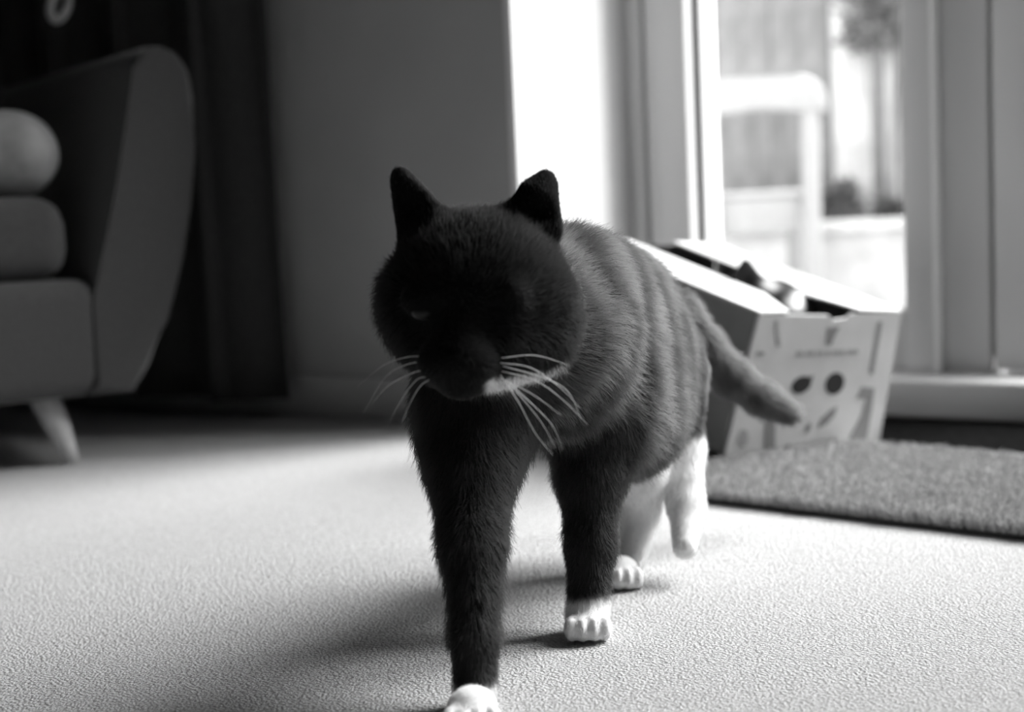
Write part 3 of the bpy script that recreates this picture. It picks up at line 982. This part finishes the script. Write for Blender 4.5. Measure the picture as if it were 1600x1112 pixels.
# pale oval loop at the end of the dark strap, top left
lp = []
cx, cy = 93, 8
for i in range(25):
    t = 2 * math.pi * i / 24
    ex, ey = 13 * math.cos(t), 24 * math.sin(t)
    an = math.radians(18)
    lp.append(on_plane(cx + ex * math.cos(an) - ey * math.sin(an), cy + ex * math.sin(an) + ey * math.cos(an), S0 + SB * 0.33, SB))
lo_ = tube('cord_loop', lp, 0.0068, M_LOOP, sides=10)
tag(lo_, 'pale oval loop at the top left above the throw', 'loop')

# ------------------------------------------------------------------ curtain
def curtain():
    s0, s1 = -1.75, s_at(456, 600, -0.06)
    bm = bmesh.new()
    n, m = 220, 24
    rows = []
    for j in range(m + 1):
        z = 0.035 + (2.25 - 0.035) * j / m
        row = []
        for i in range(n + 1):
            u = i / n
            amp = 0.030 * (1.0 - 0.25 * (z / 2.25))
            ph = u * 46 + 0.8 * math.sin(u * 9.0) + 0.25 * math.sin(z * 1.7 + u * 12)
            s = s0 + (s1 - s0) * u + 0.010 * math.sin(2 * ph)
            # the free edge swings out slightly towards the bottom
            t = -0.075 + amp * math.sin(ph) + 0.008 * math.sin(3.1 * ph + z)
            row.append(bm.verts.new((s, t, z)))
        rows.append(row)
    for j in range(m):
        for i in range(n):
            bm.faces.new((rows[j][i], rows[j][i + 1], rows[j + 1][i + 1], rows[j + 1][i]))
    o = link('curtain', bm_done(bm, 'curtain'), M_CURTAIN, smooth=True)
    so = o.modifiers.new('thickness', 'SOLIDIFY'); so.thickness = 0.004
    o.matrix_world = RM
    return o
cu = curtain()
cu.name = 'curtain_cloth'
cur = empty('curtain', O + U * -1.0, None)
cu.parent = cur
cu.matrix_parent_inverse = Matrix.Translation(-(O + U * -1.0))
def rw(s, t, z): return RM @ Vector((s, t, z)) - (O + U * -1.0)
tube('curtain_rod', [rw(-1.85, -0.075, 2.27), rw(0.05, -0.075, 2.27)], 0.012, M_GASKET, cur, sides=12)
for s in (-1.8, -0.02):
    tube('bracket', [rw(s, -0.075, 2.27), rw(s, 0.0, 2.27)], 0.008, M_GASKET, cur, sides=8)
tag(cur, 'long dark curtain hanging in folds behind the sofa arm', 'curtain')

# ------------------------------------------------------------------ outdoors
PZ = -0.10
structure(rbox('ground', (-9, 0.43, PZ - 0.2), (9, 9, PZ), M_PATIO))

# fence of vertical boards
FT = 3.55
fen = empty('garden_fence', RM @ Vector((-1, FT, PZ)), Matrix.Rotation(-ANG, 3, 'Z'))
tag(fen, 'grey weathered board fence at the end of the patio', 'fence')
bm = bmesh.new(); bm_box(bm, (0, 0, 0.02), (0.118, 0.02, 1.8))
bmesh.ops.bevel(bm, geom=bm.edges[:], offset=0.003, segments=1, affect='EDGES')
bme = bm_done(bm, 'board'); bme.materials.append(M_FENCE)
for i in range(-38, 40):
    o = bpy.data.objects.new('board', bme); COL.objects.link(o); o.parent = fen
    o.location = (i * 0.121, RNG.uniform(-0.006, 0.006), 0)
box('rail', (-4.6, 0.021, 0.3), (4.84, 0.06, 0.38), M_FENCE, fen, 0.003)
box('rail', (-4.6, 0.021, 1.4), (4.84, 0.06, 1.48), M_FENCE, fen, 0.003)

# low pale wall across the patio
lw = empty('garden_wall', RM @ Vector((0, FT - 0.75, PZ)), Matrix.Rotation(-ANG, 3, 'Z'))
tag(lw, 'low pale wall crossing the patio behind the chair', 'wall')
box('wall_body', (-4.0, 0.02, 0), (4.0, 0.2, 0.31), M_PALE, lw, 0.006)
for k in range(16):
    box('coping', (-4.0 + k * 0.5 + 0.003, 0.0, 0.31), (-4.0 + (k + 1) * 0.5 - 0.003, 0.22, 0.35), M_PALE, lw, 0.006)

# two pale posts in front of the fence
def pale_post(x0, x1, Y, label, z1=1.95):
    a, b = P(x0, 250, Y), P(x1, 250, Y)
    w = (b.x - a.x)
    c = empty('garden_post', Vector(((a.x + b.x) / 2, Y, PZ)))
    tag(c, label, 'post', 'pale garden posts')
    box('shaft', (-w / 2, -w / 2, 0), (w / 2, w / 2, z1), M_PALE, c, 0.012, 2)
    box('cap', (-w / 2 - 0.008, -w / 2 - 0.008, z1), (w / 2 + 0.008, w / 2 + 0.008, z1 + 0.05), M_PALE, c, 0.01, 2)
pale_post(1308, 1366, 5.3, 'wide pale post seen through the glass right of the chair')
pale_post(1383, 1404, 5.22, 'narrow pale post beside the window stile')

def shrub(px, py, Y, rx, rz, n, label, seed):
    rs = random.Random(seed)
    c = P(px, py, Y)
    base = Vector((c.x, c.y, PZ))
    o = empty('shrub', base)
    tag(o, label, 'shrub')
    bm = bmesh.new()
    for i in range(n):
        a = rs.uniform(0, 6.283); rr_ = rs.uniform(0, 1) ** 0.5
        q = Vector((math.cos(a) * rr_ * rx, math.sin(a) * rr_ * rx * 0.8, (c.z - PZ) + rs.uniform(-1, 1) * rz))
        L = rs.uniform(0.02, 0.045)
        d = Vector((rs.gauss(0, 1), rs.gauss(0, 1), rs.gauss(0.3, 0.7))).normalized()
        w = d.cross(Vector((rs.gauss(0, 1), rs.gauss(0, 1), rs.gauss(0, 1)))).normalized() * L * 0.32
        u = d.cross(w).normalized() * L * 0.1
        vs = [bm.verts.new(q), bm.verts.new(q + d * L * 0.5 + w + u), bm.verts.new(q + d * L), bm.verts.new(q + d * L * 0.5 - w + u)]
        bm.faces.new((vs[0], vs[1], vs[2])); bm.faces.new((vs[0], vs[2], vs[3]))
    me = bpy.data.meshes.new('foliage'); bm.to_mesh(me); bm.free()
    f = link('foliage', me, M_LEAF, o); f['kind'] = 'stuff'
    for k in range(4):
        a = k * 1.6 + 0.3
        tube('stem', [(0.02 * math.cos(a), 0.02 * math.sin(a), 0), (rx * 0.3 * math.cos(a), rx * 0.25 * math.sin(a), (c.z - PZ) * 0.6), (rx * 0.5 * math.cos(a), rx * 0.4 * math.sin(a), (c.z - PZ) + rz * 0.3)], [0.008, 0.006, 0.003], M_FENCE, o, sides=6)
shrub(1306, 322, 5.12, 0.09, 0.08, 700, 'low dark shrub at the foot of the wide pale post', 1)
shrub(1376, 18, 5.1, 0.15, 0.13, 800, 'dark leafy climber crowning the top of the pale posts', 2)
shrub(1392, 332, 5.08, 0.06, 0.04, 300, 'small plant behind the low wall beside the narrow pale post', 3)

# white chair on the patio
CY = 4.35
ch = empty('patio_chair', Vector((P(1190, 300, CY).x, CY, PZ)), Matrix.Rotation(math.radians(-3), 3, 'Z'))
tag(ch, 'white wooden chair standing outside on the patio', 'chair')
cx0 = ch.location.x
hw = (P(1268, 300, CY).x - P(1113, 300, CY).x) / 2
zt = P(1200, 120, CY).z - PZ
zs = P(1180, 299, CY).z - PZ
ptx = (P(1113, 300, CY).x + P(1266, 300, CY).x) / 2 - cx0
pw = 0.026
def cbox(name, lo, hi, bev=0.008): return box(name, lo, hi, M_CHAIR, ch, bev, 3)
for sx in (-1, 1):
    x = ptx + sx * hw
    cbox('back_post', (x - pw, -0.02, 0), (x + pw, 0.02, zt - 0.05))
    cbox('leg', (x - pw * 0.9, 0.34, 0), (x + pw * 0.9, 0.38, zs - 0.03))
# crest rail with rounded shoulders
R = []
for i in range(9):
    a = math.pi / 2 * i / 8
    R.append(Vector((ptx + hw + 0.035 - 0.07 + 0.085 * math.sin(a), -0.025, zt - 0.085 + 0.085 * math.cos(a))))
Lh = [Vector((2 * ptx - q.x, q.y, q.z)) for q in R]
low = zt - 0.105
poly = Lh[::-1] + R + [Vector((R[-1].x, -0.025, zt - 0.115)), Vector((ptx + hw - 0.03, -0.025, low)), Vector((ptx, -0.025, low + 0.01)), Vector((ptx - hw + 0.03, -0.025, low)), Vector((Lh[-1].x, -0.025, zt - 0.115))]
extrude_poly('crest_rail', poly, Vector((0, 0.05, 0)), M_CHAIR, ch, 0.008)
box('seat', (ptx - hw - 0.01, 0.021, zs - 0.022), (ptx + hw + 0.01, 0.40, zs), M_CHAIR, ch, 0.008, 3)
cbox('apron', (ptx - hw + 0.03, 0.022, zs - 0.13), (ptx + hw - 0.03, 0.042, zs - 0.023))
cbox('apron', (ptx - hw + 0.03, 0.345, zs - 0.10), (ptx + hw - 0.03, 0.365, zs - 0.023))
for sx in (-1, 1):
    x = ptx + sx * hw
    cbox('stretcher', (x - 0.012, 0.022, 0.16), (x + 0.012, 0.338, 0.19), 0.005)
